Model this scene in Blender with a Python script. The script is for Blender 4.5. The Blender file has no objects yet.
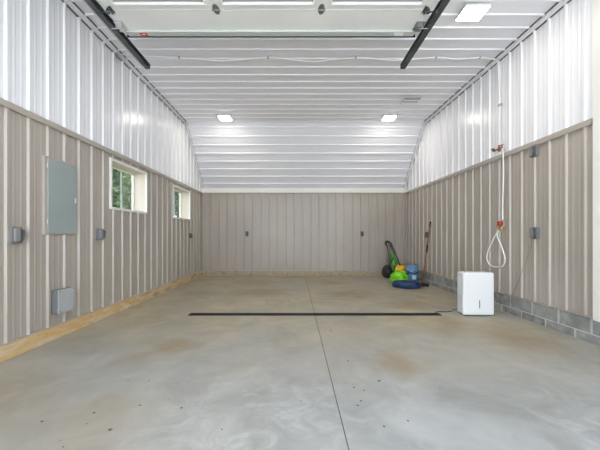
import bpy, bmesh, math, random
from mathutils import Vector, Matrix
random.seed(7)
C = bpy.context.scene.collection
PI = math.pi
# ------------------------------------------------------------------ measures
F = 310.0                      # focal length in pixels of the 600 px frame
CAMZ = 1.19
XL, XR = -2.795, 3.305         # side wall planes (pan of the sheet metal)
YB = 9.315                     # back wall plane
Y0 = -0.3                      # open front end of the bay
H = 4.076                      # flat ceiling
YK = 7.85                      # where the ceiling starts to slope down
ZS = 2.62                      # where the slope meets the back wall
ZT = 2.47                      # change from taupe to white sheet
RIB = 0.021

# ------------------------------------------------------------------ materials
def mat(name, col, rough=.5, metal=0., spec=.5, **kw):
    m = bpy.data.materials.new(name); m.use_nodes = True
    b = m.node_tree.nodes['Principled BSDF']
    b.inputs['Base Color'].default_value = (*col, 1)
    b.inputs['Roughness'].default_value = rough
    b.inputs['Metallic'].default_value = metal
    b.inputs['Specular IOR Level'].default_value = spec
    if 'emit' in kw:
        b.inputs['Emission Color'].default_value = (*kw.get('ecol', (1, .97, .92)), 1)
        b.inputs['Emission Strength'].default_value = kw['emit']
    return m

def vary(m, cols, scale=3., detail=6., bump=0., stretch=(1, 1, 1), contrast=(.35, .65), bscale=None, dist=0.):
    """mottle the base colour with object-space noise"""
    nt = m.node_tree; N = nt.nodes; L = nt.links
    b = N['Principled BSDF']
    tc = N.new('ShaderNodeTexCoord'); mp = N.new('ShaderNodeMapping')
    mp.inputs['Scale'].default_value = stretch
    L.new(tc.outputs['Object'], mp.inputs['Vector'])
    n = N.new('ShaderNodeTexNoise'); n.inputs['Scale'].default_value = scale; n.inputs['Detail'].default_value = detail
    n.inputs['Distortion'].default_value = dist
    L.new(mp.outputs['Vector'], n.inputs['Vector'])
    r = N.new('ShaderNodeValToRGB')
    r.color_ramp.elements[0].position = contrast[0]; r.color_ramp.elements[1].position = contrast[1]
    r.color_ramp.elements[0].color = (*cols[0], 1); r.color_ramp.elements[1].color = (*cols[-1], 1)
    for i, c in enumerate(cols[1:-1]):
        e = r.color_ramp.elements.new(contrast[0] + (contrast[1]-contrast[0])*(i+1)/(len(cols)-1)); e.color = (*c, 1)
    L.new(n.outputs['Fac'], r.inputs['Fac']); L.new(r.outputs['Color'], b.inputs['Base Color'])
    if bump:
        n2 = N.new('ShaderNodeTexNoise'); n2.inputs['Scale'].default_value = bscale or scale*8; n2.inputs['Detail'].default_value = 8
        L.new(mp.outputs['Vector'], n2.inputs['Vector'])
        bp = N.new('ShaderNodeBump'); bp.inputs['Strength'].default_value = bump; bp.inputs['Distance'].default_value = .01
        L.new(n2.outputs['Fac'], bp.inputs['Height']); L.new(bp.outputs['Normal'], b.inputs['Normal'])
    return m

M = {}
M['white_sheet'] = vary(mat('white_sheet', (.80, .81, .83), .27), [(.81, .81, .84), (.85, .85, .88)], .7, 3)
M['ceil_sheet'] = vary(mat('ceil_sheet', (.78, .79, .81), .38), [(.84, .845, .90), (.88, .885, .935)], .7, 3)
M['taupe_sheet'] = vary(mat('taupe_sheet', (.40, .36, .32), .30, 0, .6), [(.375, .328, .283), (.428, .378, .328)], .6, 3)
M['taupe_trim'] = mat('taupe_trim', (.42, .37, .325), .4)
M['white_trim'] = vary(mat('white_trim', (.82, .80, .74), .45), [(.79, .77, .71), (.85, .83, .78)], 1.2, 3)
M['white_vinyl'] = mat('white_vinyl', (.84, .83, .80), .4)
M['shell'] = mat('shell', (.35, .32, .29), .8)
M['door_white'] = vary(mat('door_white', (.80, .81, .80), .4), [(.77, .78, .775), (.82, .83, .82)], 2, 4, .15, bscale=90)
M['jamb_paint'] = mat('jamb_paint', (.66, .565, .49), .5)
M['strut'] = mat('strut', (.50, .53, .51), .4)
M['galv'] = vary(mat('galv', (.30, .32, .32), .38, .8), [(.25, .27, .27), (.36, .38, .38)], 9, 4)
M['dark_track'] = vary(mat('dark_track', (.10, .12, .115), .45, .6), [(.075, .09, .088), (.13, .15, .145)], 8, 4)
M['bright_galv'] = mat('bright_galv', (.62, .63, .63), .35, .6)
M['black'] = mat('black', (.018, .018, .02), .5)
M['rubber'] = mat('rubber', (.03, .032, .035), .75)
M['panel_green'] = vary(mat('panel_green', (.30, .36, .35), .42), [(.29, .335, .325), (.32, .365, .35)], 2.5, 3)
M['box_grey'] = vary(mat('box_grey', (.36, .38, .40), .5), [(.35, .36, .375), (.40, .41, .42)], 5, 3)
M['outlet_grey'] = mat('outlet_grey', (.175, .175, .175), .5)
M['cover_grey'] = mat('cover_grey', (.24, .24, .24), .45)
M['outlet_dark'] = mat('outlet_dark', (.07, .075, .08), .45)
M['outlet_small'] = mat('outlet_small', (.10, .095, .085), .5)
M['lumber'] = vary(mat('lumber', (.5, .4, .27), .75), [(.38, .26, .14), (.60, .47, .30), (.54, .34, .13), (.66, .55, .40)], 1.6, 6, .25, (1, 1, 6), (.3, .7), 14)
M['lumber_old'] = vary(mat('lumber_old', (.4, .33, .23), .8), [(.26, .20, .13), (.44, .37, .26), (.34, .27, .17), (.50, .42, .30)], 2.2, 7, .25, (4, 1, 4), (.3, .7), 14)
M['steel_dark'] = mat('steel_dark', (.022, .022, .020), .75, 0, .25)
M['lamp_body'] = mat('lamp_body', (.82, .82, .80), .4)
M['lamp_glow'] = mat('lamp_glow', (.9, .9, .88), .4, emit=31., ecol=(1, .94, .85))
M['plastic_white'] = mat('plastic_white', (.80, .81, .82), .35)
M['plastic_grill'] = mat('plastic_grill', (.70, .71, .73), .45)
M['slot_dark'] = mat('slot_dark', (.05, .055, .08), .3)
M['tube_white'] = mat('tube_white', (.84, .84, .82), .4)
M['red'] = mat('red', (.42, .035, .025), .4)
M['red_label'] = mat('red_label', (.62, .05, .04), .5)
M['label_white'] = mat('label_white', (.85, .85, .84), .5)
M['brass'] = mat('brass', (.60, .40, .12), .35, .8)
M['copper'] = mat('copper', (.38, .16, .10), .4, .7)
M['lime'] = vary(mat('lime', (.25, .72, .02), .4), [(.15, .55, .01), (.28, .78, .03)], 9, 3)
M['green_body'] = mat('green_body', (.05, .27, .02), .4)
M['navy'] = mat('navy', (.02, .03, .12), .4)
M['blue_hose'] = vary(mat('blue_hose', (.02, .05, .16), .4), [(.010, .024, .07), (.03, .075, .19)], 9, 3)
M['bucket_blue'] = mat('bucket_blue', (.13, .29, .54), .4)
M['bucket_dark'] = mat('bucket_dark', (.03, .09, .22), .4)
M['yellow'] = mat('yellow', (.85, .50, .015), .4)
M['orange'] = mat('orange', (.60, .13, .02), .4)
M['wood_handle'] = vary(mat('wood_handle', (.20, .085, .045), .5), [(.20, .08, .045), (.30, .13, .07)], 5, 3, 0, (8, 8, 1))
M['shade_gap'] = mat('shade_gap_grey', (.15, .15, .15), .9)  # dark grey standing in for shade in the rib gaps
M['joint'] = mat('joint_filler', (.13, .115, .085), .9)
M['mud'] = mat('mud', (.13, .095, .06), .9)
M['sky_blue_label'] = mat('label_pale', (.45, .60, .66), .5)
M['bark'] = vary(mat('bark', (.12, .09, .06), .9), [(.08, .06, .04), (.17, .13, .09)], 6, 5, .4)
M['leaf'] = vary(mat('leaf', (.06, .13, .03), .6), [(.022, .045, .014), (.085, .14, .045)], .9, 5)
M['grass'] = vary(mat('grass', (.10, .17, .05), .9), [(.05, .07, .03), (.10, .12, .06)], 1.2, 5)
M['bounce_driveway'] = vary(mat('bounce_driveway', (.40, .40, .39), .9), [(.52, .52, .50), (.60, .60, .58)], .8, 6)

# concrete floor: mottled slab, tan dirt washed in, rust stains, trowel swirls
def floor_material():
    m = mat('concrete_floor', (.4, .39, .36), .5)
    nt = m.node_tree; N = nt.nodes; L = nt.links; b = N['Principled BSDF']
    tc = N.new('ShaderNodeTexCoord')
    def noise(scale, detail=6, dist=0., vec=None, rough=.55):
        n = N.new('ShaderNodeTexNoise'); n.inputs['Scale'].default_value = scale
        n.inputs['Detail'].default_value = detail; n.inputs['Distortion'].default_value = dist
        n.inputs['Roughness'].default_value = rough
        L.new(vec or tc.outputs['Object'], n.inputs['Vector']); return n.outputs['Fac']
    def ramp(fac, a, bb, ca=(0, 0, 0), cb=(1, 1, 1)):
        r = N.new('ShaderNodeValToRGB'); e = r.color_ramp.elements
        e[0].position = a; e[1].position = bb; e[0].color = (*ca, 1); e[1].color = (*cb, 1)
        L.new(fac, r.inputs['Fac']); return r.outputs['Color']
    def mix(fac, a, bb, mode='MIX'):
        x = N.new('ShaderNodeMix'); x.data_type = 'RGBA'; x.blend_type = mode
        if isinstance(fac, float): x.inputs['Factor'].default_value = fac
        else: L.new(fac, x.inputs['Factor'])
        for s, v in ((6, a), (7, bb)):
            if isinstance(v, tuple): x.inputs[s].default_value = (*v, 1)
            else: L.new(v, x.inputs[s])
        return x.outputs[2]
    def math_(op, a, bb):
        x = N.new('ShaderNodeMath'); x.operation = op; x.use_clamp = True
        for s, v in ((0, a), (1, bb)):
            if isinstance(v, (int, float)): x.inputs[s].default_value = v
            else: L.new(v, x.inputs[s])
        return x.outputs[0]
    base = ramp(noise(1.6, 9, .8, None, .62), .3, .72, (.225, .228, .218), (.37, .372, .365))
    def disc(cx, cy, r0, k):
        d = N.new('ShaderNodeVectorMath'); d.operation = 'DISTANCE'; L.new(tc.outputs['Object'], d.inputs[0]); d.inputs[1].default_value = (cx, cy, 0)
        q = N.new('ShaderNodeMapRange'); q.interpolation_type = 'SMOOTHSTEP'; q.inputs['From Min'].default_value = r0; q.inputs['From Max'].default_value = 0; q.inputs['To Max'].default_value = k
        L.new(d.outputs['Value'], q.inputs['Value']); return q.outputs[0]
    lime_zone = math_('MAXIMUM', math_('MAXIMUM', disc(-.25, 1.9, 1.6, 1.), disc(2.2, 1.7, 1.5, .8)), .18)
    pale = math_('MULTIPLY', math_('MULTIPLY', ramp(noise(3.4, 9, 1.6, None, .65), .48, .66), .42), lime_zone)
    base = mix(pale, base, (.56, .565, .575))
    # tan dirt: more of it towards the inner half of the bay
    sep = N.new('ShaderNodeSeparateXYZ'); L.new(tc.outputs['Object'], sep.inputs[0])
    mr = N.new('ShaderNodeMapRange'); mr.inputs['From Min'].default_value = 2.0; mr.inputs['From Max'].default_value = 4.4
    L.new(sep.outputs['Y'], mr.inputs['Value'])
    mrx = N.new('ShaderNodeMapRange'); mrx.inputs['From Min'].default_value = .6; mrx.inputs['From Max'].default_value = -2.4
    mrx.inputs['To Max'].default_value = .5
    L.new(sep.outputs['X'], mrx.inputs['Value'])
    dirt = math_('MAXIMUM', mr.outputs[0], mrx.outputs[0])
    tn = ramp(noise(.75, 7, .8), .32, .62)
    dirt = math_('MULTIPLY', dirt, math_('ADD', math_('MULTIPLY', tn, .55), .45))
    base = mix(dirt, base, ramp(noise(2.2, 8, .5), .3, .7, (.30, .25, .16), (.49, .42, .29)))
    # rust coloured stains with their own places
    stains = [(.98, 2.95, .42, .75), (.75, 4.2, .3, .3), (-1.35, 3.35, .35, .8), (-1.6, 3.0, .3, .5), (-.75, 6.6, .9, .8), (-1.9, 6.4, .5, .6), (1.1, 6.3, .8, .8),
              (.9, 8.0, .6, .8), (-1.0, 7.9, .8, .6), (2.3, 4.0, .7, .6), (2.6, 3.5, .6, .7), (-2.3, 2.1, .8, .5), (-1.3, 2.0, .6, .35), (2.0, 5.4, .6, .6)]
    wob = N.new('ShaderNodeTexNoise'); wob.inputs['Scale'].default_value = 2.4; wob.inputs['Detail'].default_value = 6
    L.new(tc.outputs['Object'], wob.inputs['Vector'])
    wv = N.new('ShaderNodeVectorMath'); wv.operation = 'MULTIPLY_ADD'
    L.new(wob.outputs['Color'], wv.inputs[0]); wv.inputs[1].default_value = (.7, .7, 0); L.new(tc.outputs['Object'], wv.inputs[2])
    for (sx, sy, rr, k) in stains:
        d = N.new('ShaderNodeVectorMath'); d.operation = 'DISTANCE'
        fl = N.new('ShaderNodeVectorMath'); fl.operation = 'MULTIPLY'; fl.inputs[1].default_value = (1, 1, 0)
        L.new(wv.outputs[0], fl.inputs[0]); L.new(fl.outputs[0], d.inputs[0]); d.inputs[1].default_value = (sx+.35, sy+.35, 0)
        q = N.new('ShaderNodeMapRange'); q.inputs['From Min'].default_value = rr; q.inputs['From Max'].default_value = rr*.1
        q.inputs['To Max'].default_value = min(.9, k*.95); q.interpolation_type = 'SMOOTHSTEP'
        L.new(d.outputs['Value'], q.inputs['Value'])
        base = mix(q.outputs[0], base, (.27, .195, .105))
    spk = ramp(noise(55, 3, 0), .68, .76)
    base = mix(math_('MULTIPLY', spk, .3), base, (.16, .14, .11))
    L.new(base, b.inputs['Base Color'])
    L.new(ramp(noise(2.2, 7, 1.0), .3, .7, (.36, .36, .36), (.58, .58, .58)), b.inputs['Roughness'])
    bp = N.new('ShaderNodeBump'); bp.inputs['Strength'].default_value = .12; bp.inputs['Distance'].default_value = .01
    L.new(noise(9, 9, .5), bp.inputs['Height']); L.new(bp.outputs['Normal'], b.inputs['Normal'])
    return m
M['floor'] = floor_material()

def block_material():
    m = mat('concrete_block', (.3, .32, .33), .85)
    nt = m.node_tree; N = nt.nodes; L = nt.links; b = N['Principled BSDF']
    g = N.new('ShaderNodeNewGeometry'); r = N.new('ShaderNodeValToRGB')
    r.color_ramp.elements[0].color = (.16, .17, .175, 1); r.color_ramp.elements[1].color = (.30, .30, .285, 1)
    L.new(g.outputs['Random Per Island'], r.inputs['Fac'])
    tc = N.new('ShaderNodeTexCoord'); n = N.new('ShaderNodeTexNoise'); n.inputs['Scale'].default_value = 7; n.inputs['Detail'].default_value = 8
    L.new(tc.outputs['Object'], n.inputs['Vector'])
    x = N.new('ShaderNodeMix'); x.data_type = 'RGBA'; x.blend_type = 'MIX'
    q = N.new('ShaderNodeValToRGB'); q.color_ramp.elements[0].position = .42; q.color_ramp.elements[1].position = .7
    L.new(n.outputs['Fac'], q.inputs['Fac']); L.new(q.outputs['Color'], x.inputs['Factor'])
    L.new(r.outputs['Color'], x.inputs[6]); x.inputs[7].default_value = (.36, .355, .33, 1)
    L.new(x.outputs[2], b.inputs['Base Color'])
    bp = N.new('ShaderNodeBump'); bp.inputs['Strength'].default_value = .5; bp.inputs['Distance'].default_value = .01
    n2 = N.new('ShaderNodeTexNoise'); n2.inputs['Scale'].default_value = 60; L.new(tc.outputs['Object'], n2.inputs['Vector'])
    L.new(n2.outputs['Fac'], bp.inputs['Height']); L.new(bp.outputs['Normal'], b.inputs['Normal'])
    return m
M['block'] = block_material()
M['mortar'] = vary(mat('mortar', (.42, .41, .38), .9), [(.44, .43, .40), (.60, .59, .54)], 6, 6)

def glass_material(name, tint, ior=1.45):
    m = bpy.data.materials.new(name); m.use_nodes = True
    nt = m.node_tree; N = nt.nodes; L = nt.links; N.clear()
    o = N.new('ShaderNodeOutputMaterial'); t = N.new('ShaderNodeBsdfTransparent'); t.inputs[0].default_value = (*tint, 1)
    g = N.new('ShaderNodeBsdfGlossy'); g.inputs['Roughness'].default_value = .03
    lw = N.new('ShaderNodeLayerWeight'); lw.inputs['Blend'].default_value = .5
    f = N.new('ShaderNodeMath'); f.operation = 'MULTIPLY_ADD'; f.inputs[1].default_value = .12; f.inputs[2].default_value = .03; L.new(lw.outputs['Facing'], f.inputs[0])
    x = N.new('ShaderNodeMixShader'); L.new(f.outputs[0], x.inputs[0]); L.new(t.outputs[0], x.inputs[1]); L.new(g.outputs[0], x.inputs[2])
    L.new(x.outputs[0], o.inputs[0]); return m
M['glass'] = glass_material('window_glass', (.88, .93, .9))
M['frost'] = mat('obscure_glass', (.30, .32, .33), .2)

# ------------------------------------------------------------------ mesh helpers
def new(): return bmesh.new()
def box(bm, lo, hi, mi=0, bevel=0., seg=2, mtx=None):
    lo, hi = Vector(lo), Vector(hi)
    r = bmesh.ops.create_cube(bm, size=1)
    vs = r['verts']; c = (lo+hi)/2; s = hi-lo
    for v in vs: v.co = Vector((v.co.x*s.x, v.co.y*s.y, v.co.z*s.z)) + c
    if mtx is not None:
        for v in vs: v.co = mtx @ v.co
    fs = {f for v in vs for f in v.link_faces}
    for f in fs: f.material_index = mi
    if bevel:
        es = list({e for v in vs for e in v.link_edges})
        r = bmesh.ops.bevel(bm, geom=es, offset=bevel, segments=seg, affect='EDGES', profile=.5)
        for f in r['faces']: f.material_index = mi
def tube(bm, pts, r, n=8, closed=False, mi=0, caps=True):
    pts = [Vector(p) for p in pts]; rings = []
    k = len(pts); up = Vector((0, 0, 1)); prev = None
    for i, p in enumerate(pts):
        if closed: t = pts[(i+1) % k] - pts[i-1]
        else: t = pts[min(i+1, k-1)] - pts[max(i-1, 0)]
        t.normalize()
        if prev is None:
            a = t.orthogonal().normalized()
        else:
            a = prev - t*prev.dot(t)
            a = a.normalized() if a.length > 1e-6 else t.orthogonal().normalized()
        prev = a; b = t.cross(a)
        rr = r[i] if isinstance(r, (list, tuple)) else r
        rings.append([bm.verts.new(p + (a*math.cos(2*PI*j/n) + b*math.sin(2*PI*j/n))*rr) for j in range(n)])
    m = k if closed else k-1
    for i in range(m):
        A, B = rings[i], rings[(i+1) % k]
        for j in range(n):
            f = bm.faces.new((A[j], A[(j+1) % n], B[(j+1) % n], B[j])); f.smooth = True; f.material_index = mi
    if not closed and caps:
        for R in (rings[0], rings[-1]):
            f = bm.faces.new(R); f.material_index = mi
def lathe(bm, prof, c=(0, 0, 0), n=24, mi=0, mtx=None):
    c = Vector(c); rings = []
    for (r, z) in prof:
        ring = []
        for j in range(n):
            p = Vector((r*math.cos(2*PI*j/n), r*math.sin(2*PI*j/n), z))
            if mtx is not None: p = mtx @ p
            ring.append(bm.verts.new(p + c))
        rings.append(ring)
    for A, B in zip(rings, rings[1:]):
        for j in range(n):
            f = bm.faces.new((A[j], A[(j+1) % n], B[(j+1) % n], B[j])); f.smooth = True; f.material_index = mi
    for R in (rings[0], rings[-1]):
        f = bm.faces.new(R); f.material_index = mi
def prism(bm, poly, axis, a, b, mi=0):
    """extrude a 2D polygon along an axis"""
    def P(u, v, w): return {'x': (w, u, v), 'y': (u, w, v), 'z': (u, v, w)}[axis]
    A = [bm.verts.new(P(u, v, a)) for u, v in poly]; B = [bm.verts.new(P(u, v, b)) for u, v in poly]
    fs = [bm.faces.new(A), bm.faces.new(list(reversed(B)))]
    for i in range(len(poly)):
        j = (i+1) % len(poly); fs.append(bm.faces.new((A[i], B[i], B[j], A[j])))
    for f in fs: f.material_index = mi
def obj(name, bm, mats, parent=None, loc=(0, 0, 0)):
    """everything is modelled in world space; with a loc the mesh origin is moved there"""
    bmesh.ops.recalc_face_normals(bm, faces=bm.faces)
    me = bpy.data.meshes.new(name); bm.to_mesh(me); bm.free()
    for m in (mats if isinstance(mats, (list, tuple)) else [mats]): me.materials.append(m)
    o = bpy.data.objects.new(name, me); C.objects.link(o)
    if parent is not None:
        o.parent = parent
        p = parent; off = Vector((0, 0, 0))
        while p is not None: off += p.location; p = p.parent
        o.location = -off
        me.transform(Matrix.Translation(off)) if False else None
    else:
        me.transform(Matrix.Translation(-Vector(loc))); o.location = loc
    return o
def tag(o, label, cat, group=None, kind=None):
    o['label'] = label; o['category'] = cat
    if group: o['group'] = group
    if kind: o['kind'] = kind
    return o
def thing(name, label, cat, loc=(0, 0, 0), group=None):
    o = bpy.data.objects.new(name, None); C.objects.link(o); o.location = loc; o.empty_display_size = .1
    return tag(o, label, cat, group)
def struct(name, bm, mats, parent=None):
    o = obj(name, bm, mats, parent)
    if parent is None: o['kind'] = 'structure'
    return o
def spline(ctrl, n=8, closed=False):
    """Catmull-Rom through control points"""
    P = [Vector(c) for c in ctrl]; k = len(P); out = []
    rng = range(k) if closed else range(k-1)
    for i in rng:
        if closed: a, b, c, d = P[i-1], P[i], P[(i+1) % k], P[(i+2) % k]
        else: a, b, c, d = P[max(i-1, 0)], P[i], P[i+1], P[min(i+2, k-1)]
        for j in range(n):
            t = j/n
            out.append(.5*((2*b) + (c-a)*t + (2*a-5*b+4*c-d)*t*t + (3*b-a-3*c+d)*t**3))
    if not closed: out.append(P[-1])
    return out

# ------------------------------------------------------------------ ribbed sheet metal
def profile(u0, u1, phase, pitch, minor=True):
    """(u, height) of the sheet: tall ribs with two low ones between"""
    pts = []
    k0 = int(math.floor((u0-phase)/pitch))-1; k1 = int(math.ceil((u1-phase)/pitch))+1
    for k in range(k0, k1+1):
        c = phase + k*pitch
        pts += [(c-.025, 0), (c-.013, RIB), (c+.013, RIB), (c+.025, 0)]
        for q in ((1/3, 2/3) if minor else ()):
            d = c + pitch*q
            pts += [(d-.018, 0), (d-.007, .003), (d+.007, .003), (d+.018, 0)]
    pts.sort()
    def at(u):
        for (a, ha), (b, hb) in zip(pts, pts[1:]):
            if a <= u <= b: return ha + (hb-ha)*(u-a)/(b-a)
        return 0
    return [(u0, at(u0))] + [p for p in pts if u0 < p[0] < u1] + [(u1, at(u1))]
def sheet(bm, u0, u1, vlo, vhi, place, phase, pitch, mi=0, minor=True):
    """vlo / vhi may be functions of u"""
    fl = vlo if callable(vlo) else (lambda u: vlo); fh = vhi if callable(vhi) else (lambda u: vhi)
    pr = profile(u0, u1, phase, pitch, minor); prev = None
    for (u, h) in pr:
        a = bm.verts.new(place(u, fl(u), h)); b = bm.verts.new(place(u, fh(u), h))
        if prev: f = bm.faces.new((prev[0], a, b, prev[1])); f.material_index = mi
        prev = (a, b)
def top_at(y):                                    # underside of the ceiling at depth y
    return H if y <= YK else H - (H-ZS)*(y-YK)/(YB-YK)

WIN = [(4.66, 5.815), (7.04, 8.20)]; WZ0, WZ1 = 1.597, 2.372
TK = .24                                           # wall thickness

# left wall ------------------------------------------------------------------
bm = new(); PL = lambda u, v, h: (XL+h, u, v)
ys = [Y0, WIN[0][0], WIN[0][1], WIN[1][0], WIN[1][1], YB]
for i in range(5):
    a, b = ys[i], ys[i+1]
    if i in (1, 3):
        sheet(bm, a, b, .13, WZ0, PL, 3.0, .2519, 0); sheet(bm, a, b, WZ1, ZT, PL, 3.0, .2519, 0)
    else: sheet(bm, a, b, .13, ZT, PL, 3.0, .2519, 0)
for a, b in ((Y0, YK), (YK, YB)): sheet(bm, a, b, ZT, top_at, PL, 3.0, .2519, 1)
for i in range(5):
    a, b = ys[i], ys[i+1]
    zz = [(0, WZ0), (WZ1, ZT)] if i in (1, 3) else [(0, ZT)]
    for z0, z1 in zz: box(bm, (XL-TK, a, z0), (XL-.002, b, z1), 2)
prism(bm, [(Y0, ZT), (YB, ZT), (YB, ZS), (YK, H), (Y0, H)], 'x', XL-TK, XL-.002, 2)
struct('wall_left', bm, [M['taupe_sheet'], M['white_sheet'], M['shell']])
# right wall
bm = new(); PR = lambda u, v, h: (XR-h, u, v)
sheet(bm, Y0, YB, .285, ZT, PR, 4.024, .2468, 0)
for a, b in ((Y0, YK), (YK, YB)): sheet(bm, a, b, ZT, top_at, PR, 4.024, .2468, 1)
prism(bm, [(Y0, 0), (YB, 0), (YB, ZS), (YK, H), (Y0, H)], 'x', XR+.002, XR+TK, 2)
struct('wall_right', bm, [M['taupe_sheet'], M['white_sheet'], M['shell']])
# back wall
bm = new()
sheet(bm, XL, XR, .125, 2.49, lambda u, v, h: (u, YB-h, v), -1.034, .2515, 0)
box(bm, (XL, YB+.002, 0), (XR, YB+TK, ZS+.02), 1)
struct('wall_back', bm, [M['taupe_sheet'], M['shell']])
# ceiling with its sloped end
bm = new()
sheet(bm, Y0, YK, XL, XR, lambda u, v, h: (v, u, H-h*.75), 4.792, .2505, 0, False)
SL = math.hypot(YB-YK, H-ZS); d = Vector((0, (YB-YK)/SL, -(H-ZS)/SL)); nrm = Vector((0, -d.z*-1, 0))
nrm = Vector((0, -(H-ZS)/SL, -(YB-YK)/SL))
def PS(u, v, h):
    p = Vector((v, YK, H)) + d*u + nrm*h; return tuple(p)
sheet(bm, 0, SL, XL, XR, PS, .135, .2505, 0, True)
box(bm, (XL, Y0, H+.002), (XR, YK, H+.12), 1)
prism(bm, [(YK, H+.004), (YB, ZS+.004), (YB, ZS+.12), (YB, H+.12), (YK, H+.12)], 'x', XL, XR, 1)
struct('ceiling', bm, [M['ceil_sheet'], M['shell']])

# floor: two slabs with the control joint between them, driveway, lawn ---------
JX = .30
bm = new()
box(bm, (XL-.1, Y0, -.12), (JX-.004, YB+.05, 0)); box(bm, (JX+.004, Y0, -.12), (XR+.1, YB+.05, 0))
box(bm, (XL-.1, Y0, -.2), (XR+.1, YB+.05, -.121), 0)
box(bm, (JX-.0039, Y0, -.119), (JX+.0039, YB, -.003), 1)
struct('floor', bm, [M['floor'], M['joint']])
bm = new(); box(bm, (-16, -24, -.22), (16, Y0-.002, -.02)); struct('bounce_driveway', bm, M['bounce_driveway'])  # unseen slab, added wide and pale to bounce daylight up to the ceiling
bm = new()
box(bm, (-45, Y0, -.4), (XL-TK-.01, 50, -.05)); struct('lawn', bm, M['grass'])

# baseboards -------------------------------------------------------------------
bm = new(); box(bm, (XL+.001, Y0, .0), (XL+.038, YB-.04, .15), 0, .003, 1); struct('baseboard_left', bm, M['lumber'])
bm = new(); box(bm, (XL+.001, YB-.038, .0), (XR-.03, YB-.001, .14), 0, .003, 1); struct('baseboard_back', bm, M['lumber_old'])
bm = new()
zc = [(.004, .092), (.108, .272)]
box(bm, (XR-.012, Y0, 0), (XR+.001, YB-.04, .28), 1)
for row, (z0, z1) in enumerate(zc):
    y = (4.73 if row else 4.50) - .43*14
    while y < YB-.05:
        a = max(y+.016, Y0); b = min(y+.414, YB-.045)
        if b-a > .03: box(bm, (XR-.020, a, z0), (XR-.002, b, z1), 0, .003, 1)
        y += .43
struct('baseboard_right', bm, [M['block'], M['mortar']])

# trims --------------------------------------------------------------------------
def band(name, x, s):                    # taupe transition flashing with a drip lip
    bm = new()
    prism(bm, [(x+s*.001, ZT-.035), (x+s*.024, ZT-.035), (x+s*.034, ZT-.045), (x+s*.034, ZT+.018), (x+s*.022, ZT+.026), (x+s*.001, ZT+.03)], 'y', Y0, YB-.03)
    return struct(name, bm, M['taupe_trim'])
band('trim_1', XL, 1)
bm = new()
prism(bm, [(XR-.001, ZT-.035), (XR-.024, ZT-.035), (XR-.034, ZT-.045), (XR-.034, ZT+.018), (XR-.022, ZT+.026), (XR-.001, ZT+.03)], 'y', 3.44, YB-.03)
struct('trim_2', bm, M['taupe_trim'])
bm = new(); box(bm, (XL+.02, YB-.045, 2.485), (XR-.02, YB-.021, 2.625), 0, .003, 1); struct('trim_3', bm, M['white_trim'])
# white post (side door casing) at the right edge of the view
bm = new(); box(bm, (XR-.034, 3.05, .262), (XR-.0005, 3.41, H-.03), 0, .004, 1); struct('trim_4', bm, M['white_trim'])
# L-shaped edge trim between wall and ceiling; it rides on the ribs
def corner_trim(name, x, s):
    bm = new(); g = RIB+.001; w = .042; t = .0015
    x0, x1 = x+s*g, x+s*(g+w)
    box(bm, (min(x0, x1), Y0, H-g-t), (max(x0, x1), YK-.01, H-g))
    box(bm, (min(x0, x0+s*t), Y0, H-g-w), (max(x0, x0+s*t), YK-.01, H-g))
    # same along the slope
    n_ = nrm
    for (ha, hb, xa, xb) in ((g, g+t, x0, x1), (g, g+w, x0, x0+s*t)):
        vs = []
        for xx in (xa, xb):
            for (u, h) in ((-.01, ha), (SL-.03, ha), (SL-.03, hb), (-.01, hb)): vs.append(bm.verts.new(PS(u, xx, h)))
        for q in ((0, 1, 2, 3), (4, 7, 6, 5), (0, 4, 5, 1), (1, 5, 6, 2), (2, 6, 7, 3), (3, 7, 4, 0)): bm.faces.new([vs[i] for i in q])
    return struct(name, bm, M['white_sheet'])
def shade_gap(name, x, s, phase, pitch):
    """dark strips that draw the shadow gap between the ribs along the edge trim"""
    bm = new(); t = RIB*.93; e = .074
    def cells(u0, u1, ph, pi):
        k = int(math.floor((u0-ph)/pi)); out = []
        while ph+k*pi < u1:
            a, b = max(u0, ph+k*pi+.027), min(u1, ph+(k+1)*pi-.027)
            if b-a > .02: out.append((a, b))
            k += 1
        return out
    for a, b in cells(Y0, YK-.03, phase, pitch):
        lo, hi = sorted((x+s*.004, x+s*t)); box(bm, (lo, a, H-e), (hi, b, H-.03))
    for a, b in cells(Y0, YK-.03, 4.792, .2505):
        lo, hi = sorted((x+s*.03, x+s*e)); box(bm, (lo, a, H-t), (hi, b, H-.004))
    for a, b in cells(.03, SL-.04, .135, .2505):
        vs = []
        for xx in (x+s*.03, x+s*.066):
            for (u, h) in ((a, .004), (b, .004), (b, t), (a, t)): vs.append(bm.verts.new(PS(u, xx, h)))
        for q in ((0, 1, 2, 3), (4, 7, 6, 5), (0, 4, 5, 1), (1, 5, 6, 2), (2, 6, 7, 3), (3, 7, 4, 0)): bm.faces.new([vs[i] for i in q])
    return struct(name, bm, M['shade_gap'])
shade_gap('trim_12', XL, 1, 3.0, .2519); shade_gap('trim_13', XR, -1, 4.024, .2468)
corner_trim('trim_5', XL, 1); corner_trim('trim_6', XR, -1)
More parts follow.
